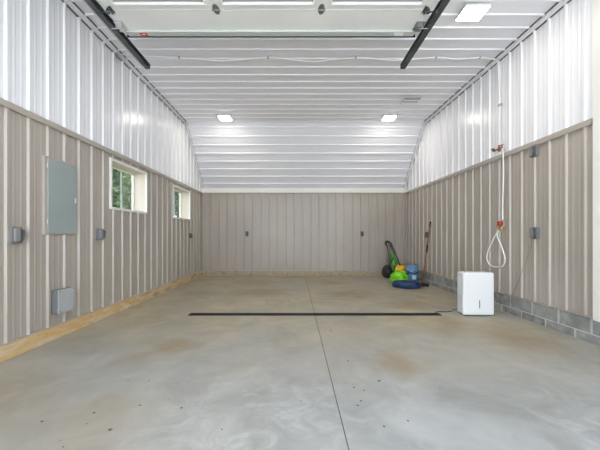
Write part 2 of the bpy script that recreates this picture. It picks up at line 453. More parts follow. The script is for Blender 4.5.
# inside corner flashings of the back wall and dark bottom closures
for nm, x, s in (('trim_7', XL, 1), ('trim_8', XR, -1)):
    bm = new()
    xa, xb = sorted((x+s*.0205, x+s*.06)); box(bm, (xa, YB-.022, .15), (xb, YB-.0205, 2.42))
    xa, xb = sorted((x+s*.0205, x+s*.022)); box(bm, (xa, YB-.06, .29), (xb, YB-.0205, 2.42))
    struct(nm, bm, M['taupe_trim'])
bm = new(); box(bm, (XR-.028, Y0, .281), (XR-.001, YB-.03, .292)); struct('trim_9', bm, M['taupe_trim'])
bm = new(); box(bm, (XL+.001, Y0, .151), (XL+.030, YB-.03, .158)); struct('trim_10', bm, M['taupe_trim'])
bm = new(); box(bm, (XL+.03, YB-.030, .141), (XR-.03, YB-.001, .148)); struct('trim_11', bm, M['taupe_trim'])

# windows --------------------------------------------------------------------------
for i, (a, b) in enumerate(WIN):
    w = bpy.data.objects.new('window_%d' % (i+1), None); C.objects.link(w); w.location = (XL, (a+b)/2, WZ0); w['kind'] = 'structure'
    # casing on the wall face
    bm = new(); cw = .035; e = .001
    x0, x1 = XL+.0, XL+.030
    box(bm, (x0, a-e, WZ0), (x1, b+e, WZ0+cw), 0, .003, 1); box(bm, (x0, a-e, WZ1-cw), (x1, b+e, WZ1), 0, .003, 1)
    box(bm, (x0, a-e, WZ0+cw), (x1, a+cw, WZ1-cw), 0, .003, 1); box(bm, (x0, b-cw, WZ0+cw), (x1, b+e, WZ1-cw), 0, .003, 1)
    obj('casing', bm, M['white_vinyl'], w)
    # deep jamb box
    bm = new(); x0, x1 = XL-TK-.02, XL+.001; q = .022
    A, B, Z0, Z1 = a+.002, b-.002, WZ0+.002, WZ1-.002
    box(bm, (x0, A, Z0), (x1, B, Z0+q)); box(bm, (x0, A, Z1-q), (x1, B, Z1))
    box(bm, (x0, A, Z0+q), (x1, A+q, Z1-q)); box(bm, (x0, B-q, Z0+q), (x1, B, Z1-q))
    obj('jamb', bm, M['jamb_paint'], w)
    # sliding sash set with meeting rail and muntin
    A += q; B -= q; Z0 += q; Z1 -= q
    bm = new(); x0, x1 = XL-.235, XL-.205; f = .034; mid = (A+B)/2+.15
    box(bm, (x0, A, Z0), (x1, B, Z0+f), 0, .002, 1); box(bm, (x0, A, Z1-f), (x1, B, Z1), 0, .002, 1)
    box(bm, (x0, A, Z0+f), (x1, A+f, Z1-f), 0, .002, 1); box(bm, (x0, B-f, Z0+f), (x1, B, Z1-f), 0, .002, 1)
    s = obj('sash', bm, M['white_vinyl'], w)
    bm = new(); box(bm, (XL-.223, A+f*.8, Z0+f*.8), (XL-.219, B-f*.8, Z1-f*.8))
    obj('window_pane', bm, M['glass'], s)
    bm = new(); zc_ = (Z0+Z1)/2
    box(bm, (XL-.228, A+f, zc_-.006), (XL-.214, B-f, zc_+.006)); box(bm, (XL-.230, mid-.014, Z0+f), (XL-.212, mid+.014, Z1-f)); obj('muntin', bm, M['box_grey'], s)

# overhead sectional door, open under the ceiling ------------------------------------
DZ = 3.635; DX0, DX1 = -2.04, 1.46; DE = 3.765
door = bpy.data.objects.new('door_1', None); C.objects.link(door); door.location = ((DX0+DX1)/2, 2, DZ); door['kind'] = 'structure'
joint = [DE, 3.34, 2.81, 2.28, 1.75, 1.22, .69]
wins = [(-1.90, -.955), (-.755, .19), (.388, 1.33)]
for k in range(6):
    y1, y0 = joint[k], joint[k+1]+.004
    bm = new()
    if k == 1:                                        # glazed section
        wy0, wy1 = y0+.09, 3.252
        box(bm, (DX0, y0, DZ), (DX1, wy0, DZ+.045)); box(bm, (DX0, wy1, DZ), (DX1, y1, DZ+.045))
        xs = [DX0] + [v for w_ in wins for v in w_] + [DX1]
        for j in range(0, len(xs), 2): box(bm, (xs[j], wy0, DZ), (xs[j+1], wy1, DZ+.045))
    else:
        box(bm, (DX0, y0, DZ), (DX1, y1, DZ+.045), 0, .004, 1)
    s = obj('door_section', bm, M['door_white'], door)
    if k == 1:
        for (a, b) in wins:
            bm = new(); t = .022
            box(bm, (a-t, wy0-t, DZ-.014), (b+t, wy0, DZ-.0005), 0, .003, 1); box(bm, (a-t, wy1, DZ-.014), (b+t, wy1+t, DZ-.0005), 0, .003, 1)
            box(bm, (a-t, wy0, DZ-.014), (a, wy1, DZ-.0005), 0, .003, 1); box(bm, (b, wy0, DZ-.014), (b+t, wy1, DZ-.0005), 0, .003, 1)
            obj('glazing_frame', bm, M['label_white'], s)
            bm = new(); box(bm, (a, wy0, DZ+.012), (b, wy1, DZ+.018)); obj('window_pane', bm, M['frost'], s)
# stiffening strut, weather seal and stickers along the upper edge
bm = new()
prism(bm, [(DE-.085, DZ), (DE-.085, DZ-.022), (DE-.004, DZ-.022), (DE-.004, DZ)], 'x', DX0+.03, DX1-.03)
obj('strut', bm, M['strut'], door)
bm = new(); box(bm, (DX0, DE, DZ-.026), (DX1, DE+.014, DZ+.05)); obj('weather_seal', bm, M['steel_dark'], door)
bm = new(); box(bm, (DX0+.18, DE-.066, DZ-.0235), (DX0+.27, DE-.012, DZ-.0221)); obj('warning_sticker', bm, M['red_label'], door)['label'] = 'small red sticker'
bm = new(); box(bm, (DX0+.205, DE-.050, DZ-.0242), (DX0+.245, DE-.036, DZ-.0236)); obj('sticker_text_bar', bm, M['label_white'], door)
bm = new(); box(bm, (DX1-.27, DE-.066, DZ-.0235), (DX1-.16, DE-.012, DZ-.0221)); obj('maker_sticker', bm, M['label_white'], door)['label'] = 'small white sticker'
def hinge(x, y):
    bm = new(); z = DZ
    for s in (-1, 1):                                # two leaves tapering to points
        prism(bm, [(x-.035, y+s*.008), (x+.035, y+s*.008), (x+.030, y+s*.045), (x+.012, y+s*.075), (x-.012, y+s*.075), (x-.030, y+s*.045)], 'z', z-.006, z-.0005)
        for dx in (-.018, .018): lathe(bm, [(.006, z-.011), (.006, z-.005)], (x+dx, y+s*.035, 0), 8)
    tube(bm, [(x-.04, y, z-.012), (x+.04, y, z-.012)], .008, 8)
    return obj('hinge', bm, M['galv'], door)
for jy in joint[1:4]:
    for x in (-.85, .285): hinge(x, jy)
def roller(x, y, s):
    bm = new(); z = DZ
    prism(bm, [(x-s*.055, y-.055), (x, y-.02), (x, y+.02), (x-s*.055, y+.055)], 'z', z-.010, z-.0005)
    tube(bm, [(x-s*.03, y-.05, z-.02), (x-s*.03, y+.05, z-.02)], .009, 8)
    tube(bm, [(x-s*.005, y, z-.012), (x-s*.005, y, z-.045)], .02, 10)
    tube(bm, [(x-s*.06, y, z-.03), (x+s*.075, y, z-.03)], .008, 8)
    lathe(bm, [(.004, -.012), (.024, -.012), (.024, .012), (.004, .012)], (x+s*.085, y, z-.03), 14, 0, Matrix.Rotation(PI/2, 4, 'Y'))
    return obj('roller_hinge', bm, M['dark_track'], door)
for jy in joint[1:5]:
    roller(DX0+.02, jy, -1); roller(DX1-.02, jy, 1)
for x, s in ((DX0, -1), (DX1, 1)):                    # top roller brackets
    bm = new(); xx = x-s*.02
    lo, hi = sorted((xx-s*.05, xx+s*.05))
    box(bm, (lo, 3.53, DZ-.010), (hi, 3.68, DZ-.0005), 0, .002, 1)
    box(bm, (lo+.015, 3.55, DZ-.05), (hi-.025, 3.56, DZ-.009)); box(bm, (lo+.015, 3.63, DZ-.05), (hi-.025, 3.64, DZ-.009))
    tube(bm, [(xx, 3.60, DZ-.035), (x+s*.09, 3.60, DZ-.035)], .008, 8)
    obj('top_bracket', bm, M['bright_galv'] if s < 0 else M['galv'], door)

def track(xc, s, label):
    """C-section track carried by a perforated angle; s points away from the door"""
    t = thing('door_track', label, 'garage door track', (xc, 2.3, DZ-.06), 'overhead door tracks')
    y0, y1 = .35, 4.47; z = DZ
    bm = new(); th = .003
    cx = xc
    lo, hi = cx-.034, cx+.034
    web = cx+s*.034
    a, b = sorted((web, web-s*th)); box(bm, (a, y0, z-.034), (b, y1, z+.034))
    for zz in (z-.034, z+.031): box(bm, (lo, y0, zz), (hi, y1, zz+th))
    a, b = sorted((cx-s*.034, cx-s*.031)); box(bm, (a, y0, z-.034), (b, y1, z-.02)); box(bm, (a, y0, z+.02), (b, y1, z+.034))
    box(bm, (lo, y1, z-.038), (hi, y1+.004, z+.038))
    obj('channel', bm, M['dark_track'], t)
    bm = new()                                        # reinforcing angle
    a, b = sorted((web+s*.0005, web+s*.0035)); box(bm, (a, y0+.2, z-.010), (b, y1-.02, z+.075))
    a, b = sorted((web+s*.0005, web+s*.038)); box(bm, (a, y0+.2, z+.072), (b, y1-.02, z+.075))
    if s < 0: a, b = sorted((web+s*.0040, web+s*.040)); box(bm, (a, y0+.2, z-.014), (b, y1-.02, z-.011))
    obj('angle_iron', bm, M['bright_galv'] if s < 0 else M['galv'], t)
    for yy in (.9, 3.15):
        bm = new(); a, b = sorted((web+s*.004, web+s*.007)); box(bm, (a, yy-.016, z-.01), (b, yy+.016, H-.020))
        box(bm, (min(a, a+s*.04), yy-.016, H-.023), (max(b, b+s*.04), yy+.016, H-.0195))
        obj('hanger_strap', bm, M['galv'], t)
    for yy in (.8, 1.9, 3.0, 4.1, 4.5):
        bm = new(); tube(bm, [(web-s*.006, yy, z), (web+s*.010, yy, z)], .007, 6); obj('bolt', bm, M['bright_galv'], t)
    bm = new(); c_ = [(cx, y0, z)]
    for k in range(1, 9):
        an = k/8*PI/2; c_.append((cx, y0-.33*math.sin(an), z-.33*(1-math.cos(an))))
    c_.append((cx, y0-.33, 0.02)); tube(bm, c_, .026, 4); obj('vertical_rail', bm, M['dark_track'], t)
track(-2.125, -1, 'dark steel overhead door track on the left, nearer the window wall')
track(1.555, 1, 'dark steel overhead door track on the right, beside the square ceiling light')

# lights ------------------------------------------------------------------------------
def ceiling_lamp(x, y, w, l, label):
    t = thing('ceiling_light', label, 'ceiling light', (x, y, H-RIB), 'square LED ceiling lights')
    bm = new(); z = H-RIB-.0005
    box(bm, (x-w/2, y-l/2, z-.034), (x+w/2, y+l/2, z), 0, .004, 1); obj('housing', bm, M['lamp_body'], t)
    bm = new(); box(bm, (x-w/2+.012, y-l/2+.012, z-.040), (x+w/2-.012, y+l/2-.012, z-.0345), 0, .002, 1); obj('diffuser', bm, M['lamp_glow'], t)
ceiling_lamp(2.26, 3.95, .31, .27, 'glowing square ceiling light nearest the camera, right of the door track')
ceiling_lamp(-1.68, 7.45, .29, .30, 'glowing square ceiling light at left where the ceiling starts to slope')
ceiling_lamp(2.26, 7.45, .29, .30, 'glowing square ceiling light at right where the ceiling starts to slope')
# small ceiling fixture on a plate
t = thing('ceiling_vent', 'small white louvred ceiling vent near the right rear light', 'vent', (2.42, 6.5, H-RIB))
bm = new(); z = H-RIB-.0005
box(bm, (2.25, 6.36, z-.012), (2.62, 6.64, z), 0, .003, 1)
obj('vent_plate', bm, M['plastic_white'], t)
for q in range(4):
    bm = new(); yy = 6.39+q*.062
    prism(bm, [(yy, z-.0125), (yy+.045, z-.040), (yy+.050, z-.036), (yy+.008, z-.0125)], 'x', 2.27, 2.60)
    obj('louvre', bm, M['box_grey'] if q % 2 == 0 else M['plastic_white'], t)

# cables and lines on the ceiling and right wall --------------------------------------------
t = thing('ceiling_cable', 'thin white cable clipped across the ceiling from wall to wall', 'cable', (0, 4.95, H-RIB-.01))
clips = [-1.85, -.43, .97, 2.25, 2.95]
ctrl = [(XL+.06, 4.87, H-.035)]
for i, x in enumerate(clips):
    ctrl.append((x, 4.95, H-RIB-.016))
    if i < len(clips)-1: ctrl.append(((x+clips[i+1])/2, 4.95+.02*math.sin(i*2), H-RIB-.018-(.05 if i < 3 else .03)))
ctrl.append((XR-.06, 4.99, H-.045))
bm = new(); tube(bm, spline(ctrl, 6), .011, 6); obj('cable', bm, M['tube_white'], t)
for x in clips:
    bm = new(); box(bm, (x-.012, 4.93, H-RIB-.030), (x+.012, 4.97, H-RIB-.0005), 0, .003, 1); obj('cable_clip', bm, M['box_grey'], t)
t = thing('cable_elbow', 'small grey fitting in the left corner of wall and ceiling', 'pipe fitting', (XL+.045, 4.87, H-.08))
bm = new(); tube(bm, spline([(XL+.06, 4.80, H-.07), (XL+.062, 4.88, H-.08), (XL+.12, 4.93, H-.075)], 5), .018, 8); obj('elbow', bm, M['bright_galv'], t)
bm = new(); box(bm, (XL+.022, 4.78, H-.11), (XL+.05, 4.92, H-.055), 0, .008, 2); obj('mount_plate', bm, M['galv'], t)

t = thing('air_line', 'white air line running down the right wall to a red valve', 'air hose', (XR-.04, 4.95, 1.35))
xw = XR-.045
bm = new(); tube(bm, spline([(xw, 4.99, H-.04), (xw, 4.955, 3.7), (xw, 4.93, 3.3), (xw, 4.93, 2.9), (xw, 4.95, 2.62)], 8), .010, 8); obj('upper_pipe', bm, M['tube_white'], t)
bm = new(); box(bm, (xw-.016, 4.90, 3.26), (XR-RIB-.001, 4.96, 3.29), 0, .003, 1); obj('pipe_clip', bm, M['box_grey'], t)
bm = new()
tube(bm, [(xw, 4.87, 2.585), (xw, 5.10, 2.585)], .012, 8)
tube(bm, [(xw, 4.95, 2.54), (xw, 4.95, 2.64)], .018, 8); lathe(bm, [(.02, -.01), (.024, 0), (.02, .02)], (xw, 5.08, 2.585), 10)
obj('pipe_tee', bm, M['copper'], t)
for yy in (4.83, 5.06):
    bm = new(); box(bm, (xw-.05, yy-.03, 2.60), (xw-.02, yy+.03, 2.615), 0, .003, 1); tube(bm, [(xw-.035, yy, 2.585), (xw-.035, yy, 2.605)], .009, 6)
    obj('tap_lever', bm, M['copper'], t)
bm = new(); tube(bm, spline([(xw, 4.86, 2.57), (xw-.005, 4.845, 2.40), (xw-.01, 4.835, 2.1), (xw-.01, 4.85, 1.7), (xw-.005, 4.86, 1.44)], 8), .010, 8); obj('drop_hose', bm, M['tube_white'], t)
v = None
bm = new()
lathe(bm, [(.018, -.06), (.026, -.055), (.026, -.02), (.018, -.015), (.018, .02), (.028, .025), (.028, .05), (.016, .06)], (xw, 4.88, 1.35), 12)
obj('brass_coupler', bm, M['brass'], t)
bm = new(); lathe(bm, [(.016, -.035), (.034, -.030), (.038, 0), (.034, .030), (.016, .035)], (xw-.035, 4.875, 1.385), 16, 0, Matrix.Rotation(PI/2, 4, 'Y'))
obj('valve_wheel', bm, M['red'], t)
bm = new(); box(bm, (xw-.04, 4.93, 1.28), (xw-.01, 4.97, 1.33), 0, .006, 2); obj('quick_release', bm, M['brass'], t)
bm = new(); box(bm, (xw-.01, 4.84, 1.33), (XR-RIB-.001, 4.92, 1.42), 0, .004, 1); obj('valve_bracket', bm, M['taupe_trim'], t)
L_ = [(0, 0), (.035, -.09), (.10, -.20), (.165, -.32), (.19, -.42), (.15, -.52), (.05, -.565), (-.07, -.56), (-.15, -.51), (-.175, -.41), (-.14, -.30), (-.08, -.17), (-.03, -.08), (0, 0)]
bm = new()
tube(bm, [(xw-.01, 4.95, 1.30), (xw-.015, 4.985, 1.20)], .016, 8)
tube(bm, spline([(xw-.02+.06*u, 4.985+u*1.25+(.03 if u > 0 else 0), 1.235+v_*.96) for u, v_ in L_], 6), .0105, 8)
obj('hose_loop', bm, M['tube_white'], t)

# electrical boxes ---------------------------------------------------------------------------
t = thing('electrical_panel', 'tall grey-green metal electrical panel flush on the left wall', 'electrical panel', (XL, 3.72, 1.22))
x1 = XL+.028
bm = new(); box(bm, (XL+.0005, 3.42, 1.205), (x1, 3.93, 2.085), 0, .004, 1)
obj('frame', bm, M['bright_galv'] if False else M['taupe_trim'], t)
bm = new(); box(bm, (x1+.0005, 3.458, 1.22), (x1+.014, 3.91, 2.062), 0, .005, 2); dr = obj('door', bm, M['panel_green'], t)
bm = new(); box(bm, (x1+.0165, 3.87, 1.60), (x1+.024, 3.895, 1.66), 0, .004, 2); obj('latch', bm, M['bright_galv'], dr)
for zz in (1.32, 1.95):
    bm = new(); tube(bm, [(x1+.012, 3.452, zz), (x1+.012, 3.452, zz+.06)], .006, 6); obj('hinge', bm, M['bright_galv'], dr)
t = thing('junction_box', 'pale grey square junction box low on left wall below the panel', 'junction box', (XL, 3.68, .3))
bm = new(); box(bm, (XL+.0005, 3.55, .30), (XL+.080, 3.80, .565), 0, .006, 2); obj('box_body', bm, M['outlet_grey'], t)
bm = new(); box(bm, (XL+.0805, 3.545, .295), (XL+.092, 3.805, .57), 0, .004, 2); cv = obj('cover', bm, M['box_grey'], t)
for yy, zz in ((3.565, .32), (3.785, .32), (3.565, .55), (3.785, .55)):
    bm = new(); tube(bm, [(XL+.0915, yy, zz), (XL+.096, yy, zz)], .006, 8); obj('screw', bm, M['outlet_dark'], cv)

def outlet(face, u, z, label, w=.115, h=.16, dark=False, name='outlet_box', cat='outlet', open_=True):
    """weatherproof receptacle box with a bulging flip cover; face maps (along, out, up) to the world"""
    if face == 'L': P = lambda a, o, b: (XL+o, u+a, z+b)
    elif face == 'R': P = lambda a, o, b: (XR-o, u-a, z+b)
    else: P = lambda a, o, b: (u+a, YB-o, z+b)
    t = thing(name, label, cat, P(0, 0, 0), 'weatherproof outlet boxes')
    def bx(bm, a, b, c, d_, e, f, bev):
        p, q = P(a, c, e), P(b, d_, f)
        box(bm, tuple(map(min, p, q)), tuple(map(max, p, q)), 0, bev, 2)
    m1 = M['outlet_small'] if dark else M['outlet_grey']
    bm = new(); bx(bm, -w/2, w/2, .0005, .045, -h/2, h/2, .006); obj('box_body', bm, m1, t)
    bm = new(); bx(bm, -w/2+.006, w*.16, .046, .07, -h/2+.012, h/2-.010, .014); cv = obj('flip_cover', bm, m1 if dark else M['cover_grey'], t)
    bm = new(); bx(bm, w*.20, w/2-.006, .046, .066, -h/2+.02, h/2-.02, .008); obj('receptacle', bm, M['outlet_dark'], t)
    bm = new(); q = [P(w*.16, .06, h/2-.03), P(w*.34, .075, h/2-.035), P(w*.40, .072, 0), P(w*.32, .068, -h/2+.03), P(w*.12, .055, -h/2+.02)]
    tube(bm, spline(q, 5), .008, 8); obj('plug_lead' if open_ else 'cover_hinge', bm, M['outlet_dark'] if not dark else m1, t)
    return t
outlet('L', 3.07, 1.20, 'grey outlet box on left wall, left of the electrical panel')
outlet('L', 4.40, 1.215, 'grey outlet box on left wall below the nearer window')
outlet('L', 8.2, 1.20, 'tiny dark outlet box on left wall below the farther window', .06, .13, True)
outlet('R', 4.25, 2.355, 'grey outlet box high on right wall just under the white band')
outlet('R', 4.235, 1.23, 'grey outlet box on right wall at waist height, cord below it')
outlet('R', 7.70, 1.22, 'small dark outlet box on right wall behind the broom handle', .09, .15, True)
outlet('B', -1.44, 1.255, 'small dark outlet box on back wall, left half', .085, .15, True)
outlet('B', 2.01, 1.255, 'small dark outlet box on back wall, right half', .085, .15, True)

# floor drain ---------------------------------------------------------------------------------
t = thing('trench_drain', 'long narrow black trench drain grate across the concrete floor', 'floor drain', (.3, 4.70, 0))
a, b, y0, y1 = -1.60, 2.20, 4.635, 4.765
bm = new()
for lo, hi in (((a, y0, .0005), (b, y0+.012, .008)), ((a, y1-.012, .0005), (b, y1, .008)), ((a, y0, .0005), (a+.012, y1, .008)), ((b-.012, y0, .0005), (b, y1, .008))): box(bm, lo, hi)
obj('frame', bm, M['steel_dark'], t)
bm = new(); box(bm, (a+.013, y0+.013, .0005), (b-.013, y1-.013, .0015), 0)
n = 76
for i in range(n):
    xx = a+.02+(b-a-.04)*i/(n-1); box(bm, (xx-.013, y0+.013, .0016), (xx+.013, y1-.013, .006))
for yy in (y0+.02, 4.70-.004, y1-.028): box(bm, (a+.013, yy, .002), (b-.013, yy+.008, .0065))
obj('grate', bm, M['steel_dark'], t)

# dehumidifier --------------------------------------------------------------------------------
t = thing('dehumidifier', 'white upright portable dehumidifier standing on the floor by the right wall', 'dehumidifier', (2.74, 4.74, 0))
X0, X1, Ya, Yb, Zt = 2.498, 2.960, 4.60, 4.81, .645
bm = new(); box(bm, (X0+.012, Ya+.035, .018), (X1-.012, Yb, Zt-.004), 0, .026, 4); obj('rear_housing', bm, M['plastic_grill'], t)
bm = new(); box(bm, (X0, Ya, .014), (X1, Ya+.055, Zt), 0, .020, 4); fr = obj('front_cover', bm, M['plastic_white'], t)
bm = new(); box(bm, (2.733, Ya-.003, .115), (2.747, Ya+.004, .235), 0, .004, 2); obj('water_gauge', bm, M['slot_dark'], fr)['label'] = 'dark vertical water level slot'
bm = new(); box(bm, (X0+.06, Ya+.07, Zt-.004), (X1-.06, Yb-.05, Zt+.001), 0, .003, 1); obj('control_panel', bm, M['plastic_grill'], t)
bm = new()
for k in range(16): box(bm, (X0+.007, Ya+.07, .30+k*.018), (X0+.013, Yb-.03, .309+k*.018))
obj('side_grille', bm, M['plastic_white'], t)
for xx in (X0+.06, X1-.06):
    for yy in (Ya+.05, Yb-.04):
        bm = new(); lathe(bm, [(.014, .0005), (.018, .006), (.016, .018)], (xx, yy, 0), 10); obj('foot', bm, M['black'], t)
bm = new(); tube(bm, spline([(2.56, Yb+.0, .06), (2.52, 4.93, .02), (2.44, 4.86, .008), (2.36, 4.84, .007), (2.28, 4.86, .007), (2.20, 4.83, .007), (2.17, 4.79, .008)], 7), .0055, 6)
obj('power_cord', bm, M['black'], t)
# thin lead hanging from the outlet on the right wall
bm = new(); tube(bm, spline([(XR-.075, 4.235, 1.145), (XR-.05, 4.28, 1.02), (XR-.035, 4.37, .88), (XR-.03, 4.48, .66), (XR-.03, 4.58, .46), (XR-.034, 4.66, .30), (XR-.05, 4.72, .10), (XR-.08, 4.80, .008), (3.10, 4.92, .007), (2.99, 4.94, .007)], 8), .0035, 6)
tag(obj('wall_cord', bm, M['outlet_grey'], None, (XR-.03, 4.4, .5)), 'thin grey cord hanging from the waist-high outlet on the right wall', 'cord')

# pressure washer ---------------------------------------------------------------------------------
t = thing('pressure_washer', 'green and black wheeled pressure washer leaning by the back corner', 'pressure washer', (2.75, 8.95, 0))
for xx, yy in ((2.60, 8.74), (2.98, 9.00)):
    bm = new(); R_ = .19 if xx < 2.8 else .14
    mt = Matrix.Rotation(PI/2, 4, 'X') @ Matrix.Identity(4)
    mt = Matrix.Rotation(math.radians(28), 4, 'Z') @ Matrix.Rotation(PI/2, 4, 'X')
    lathe(bm, [(.05, -.035), (R_*.62, -.035), (R_*.72, -.025), (R_*.93, -.030), (R_, -.015), (R_, .015), (R_*.93, .030), (R_*.72, .025), (R_*.62, .035), (.05, .035)], (xx, yy, R_+.001), 24, 0, mt)
    wh = obj('wheel', bm, M['rubber'], t)
    bm = new(); lathe(bm, [(.02, -.045), (.045, -.04), (.045, .04), (.02, .045)], (xx, yy, R_+.001), 12, 0, mt); obj('hub', bm, M['outlet_dark'], wh)
bm = new()                                        # body: tapering housing
def loft(bm, secs):
    rings = [[bm.verts.new(p) for p in s] for s in secs]; n = len(rings[0])
    for A, B in zip(rings, rings[1:]):
        for j in range(n): bm.faces.new((A[j], A[(j+1) % n], B[(j+1) % n], B[j]))
    bm.faces.new(rings[0]); bm.faces.new(rings[-1])
def rect(cx, cy, z, hx, hy, n=12, e=3.):
    out = []
    for k in range(n):
        a = 2*PI*k/n; c, s = math.cos(a), math.sin(a)
        out.append((cx+hx*math.copysign(abs(c)**(2/e), c), cy+hy*math.copysign(abs(s)**(2/e), s), z))
    return out
loft(bm, [rect(2.84, 8.90, .20, .14, .12), rect(2.84, 8.90, .36, .125, .12), rect(2.83, 8.90, .48, .085, .10), rect(2.81, 8.91, .62, .06, .06), rect(2.795, 8.92, .72, .035, .04)])
obj('body_cover', bm, M['green_body'], t)
bm = new(); loft(bm, [rect(2.84, 8.92, .04, .17, .12), rect(2.84, 8.92, .20, .165, .12)]); obj('motor_base', bm, M['black'], t)
bm = new(); box(bm, (2.78, 8.755, .22), (2.90, 8.79, .36), 0, .008, 2); obj('front_badge', bm, M['outlet_dark'], t)
bm = new()
for s in (-1, 1):
    tube(bm, spline([(2.84+s*.11, 9.02, .2), (2.83+s*.09, 9.05, .55), (2.79+s*.07, 9.09, .82), (2.73+s*.06, 9.12, 1.0)], 6), .014, 8)
tube(bm, [(2.67, 9.12, 1.0), (2.79, 9.12, 1.0)], .018, 8)
obj('handle_frame', bm, M['black'], t)
bm = new(); tube(bm, spline([(2.64, 9.0, .93), (2.62, 8.98, .99), (2.65, 8.97, 1.04), (2.71, 8.97, 1.03), (2.77, 8.96, .98), (2.80, 8.95, .90), (2.84, 8.93, .80)], 6), [.022]*37, 8); obj('spray_gun', bm, M['black'], t)
bm = new(); tube(bm, spline([(2.72, 8.94, .95), (2.77, 8.92, .86), (2.82, 8.90, .76), (2.88, 8.87, .68)], 6), .036, 8); obj('lance_holder', bm, M['outlet_dark'], t)
bm = new(); tube(bm, spline([(2.87, 8.96, .78), (2.91, 8.94, .66), (2.97, 8.92, .50), (3.02, 8.90, .34)], 6), .016, 8); obj('hose', bm, M['navy'], t)['label'] = 'navy blue hose on the right side'
bm = new()
tube(bm, [(2.62, 8.66, .30), (2.70, 8.72, .44), (2.78, 8.78, .56)], .018, 6); obj('power_lead', bm, M['black'], t)

def coil(cx, cy, R, r, layers, seed, lift=0., sy=1.):
    rnd = random.Random(seed); ctrl = []; n = 10; tot = len(layers)*n
    for li, (rr, z) in enumerate(layers):
        for k in range(n):
            a = 2*PI*k/n; f = k/n
            nr, nz = layers[min(li+1, len(layers)-1)]
            q = rr+(nr-rr)*f; zz = z+(nz-z)*f
            ctrl.append((cx+(q*R+rnd.uniform(-.012, .012))*math.cos(a), cy+sy*(q*R+rnd.uniform(-.012, .012))*math.sin(a), max(r+.0005, zz+rnd.uniform(-.004, .012) + lift*math.sin(a)*(zz*.2))))
    return spline(ctrl, 3)
# lime hose: heaped coil
bm = new(); Ls = []
for z, rs in ((.02, (1.0, .8)), (.055, (.93, 1.0)), (.09, (1.0, .84)), (.125, (.9, .98)), (.16, (.94, .8)), (.195, (.86, .92)), (.23, (.80, .7)), (.265, (.72, .5)), (.29, (.4, .25))):
    for q in rs: Ls.append((q, z*.98))
tube(bm, coil(2.61, 7.76, .23, .011, Ls, 3, .5, .82), .0115, 8)
h = obj('garden_hose', bm, M['lime'], None, (2.58, 7.78, 0)); tag(h, 'bright lime green hose heaped in a coil before the pressure washer', 'hose')
bm = new(); Ls = []
for z, rs in ((.02, (1.0, .88, .76, .64, .52)), (.052, (.6, .72, .84, .97)), (.084, (1.0, .85, .7)), (.11, (.8, .9))):
    for q in rs: Ls.append((q, z))
tube(bm, coil(2.60, 7.22, .33, .016, Ls, 5, 0, .9), .0165, 8)
h = obj('hose_coil', bm, M['blue_hose'], None, (2.60, 7.22, 0)); tag(h, 'dark blue hose coiled flat on the floor beside the broom', 'hose')
# bucket
t = thing('bucket', 'blue round bucket standing behind the coiled dark blue hose', 'bucket', (2.99, 7.92, 0))
bm = new(); c = (2.99, 7.92, 0)
lathe(bm, [(.11, .001), (.135, .006), (.152, .33), (.158, .34), (.158, .36), (.152, .362), (.155, .415), (.160, .42), (.160, .435), (.150, .435), (.135, .42), (.12, .04)], c, 28); bk = obj('pail', bm, M['bucket_blue'], t)
bm = new(); lathe(bm, [(.149, .24), (.1545, .24), (.1565, .30), (.152, .30)], c, 28); obj('band', bm, M['bucket_dark'], t)
bm = new()
for s in range(9):
    pass
pts = [(c[0]+.162*math.cos(a), c[1]-.162*math.sin(a)*.98, .40-.12*math.sin(a)) for a in [PI*k/14 for k in range(15)]]
tube(bm, pts, .005, 6); obj('bail_handle', bm, M['bright_galv'], t)
bm = new()
A = [math.radians(250+k*8) for k in range(6)]
for a0, a1 in zip(A, A[1:]):
    vs = [bm.verts.new((c[0]+.1515*math.cos(x)*(1+zz*.08), c[1]+.1515*math.sin(x)*(1+zz*.08), zz)) for x, zz in ((a0, .10), (a1, .10), (a1, .20), (a0, .20))]; bm.faces.new(vs)
bmesh.ops.remove_doubles(bm, verts=bm.verts, dist=.0005)
bmesh.ops.solidify(bm, geom=list(bm.faces), thickness=.002)
obj('paper_label', bm, M['sky_blue_label'], t)
# yellow jug
t = thing('plastic_jug', 'yellow-orange plastic jug between the green hose heap and the blue bucket', 'jug', (2.87, 8.42, 0))
c = (2.87, 8.42)
bm = new(); loft(bm, [rect(c[0], c[1], .001, .135, .085), rect(c[0], c[1], .02, .145, .095), rect(c[0], c[1], .24, .14, .09), rect(c[0]+.01, c[1], .32, .115, .08), rect(c[0]+.03, c[1], .375, .07, .06), rect(c[0]+.04, c[1], .395, .035, .035)])
for f in bm.faces: f.smooth = True
obj('jug_body', bm, M['yellow'], t)
bm = new(); lathe(bm, [(.036, .396), (.038, .40), (.038, .43), (.030, .436)], (c[0]+.04, c[1], 0), 14); obj('cap', bm, M['orange'], t)
bm = new(); tube(bm, spline([(c[0]-.02, c[1], .385), (c[0]-.07, c[1], .385), (c[0]-.125, c[1], .33), (c[0]-.135, c[1], .25)], 5), .014, 8); obj('grip', bm, M['yellow'], t)
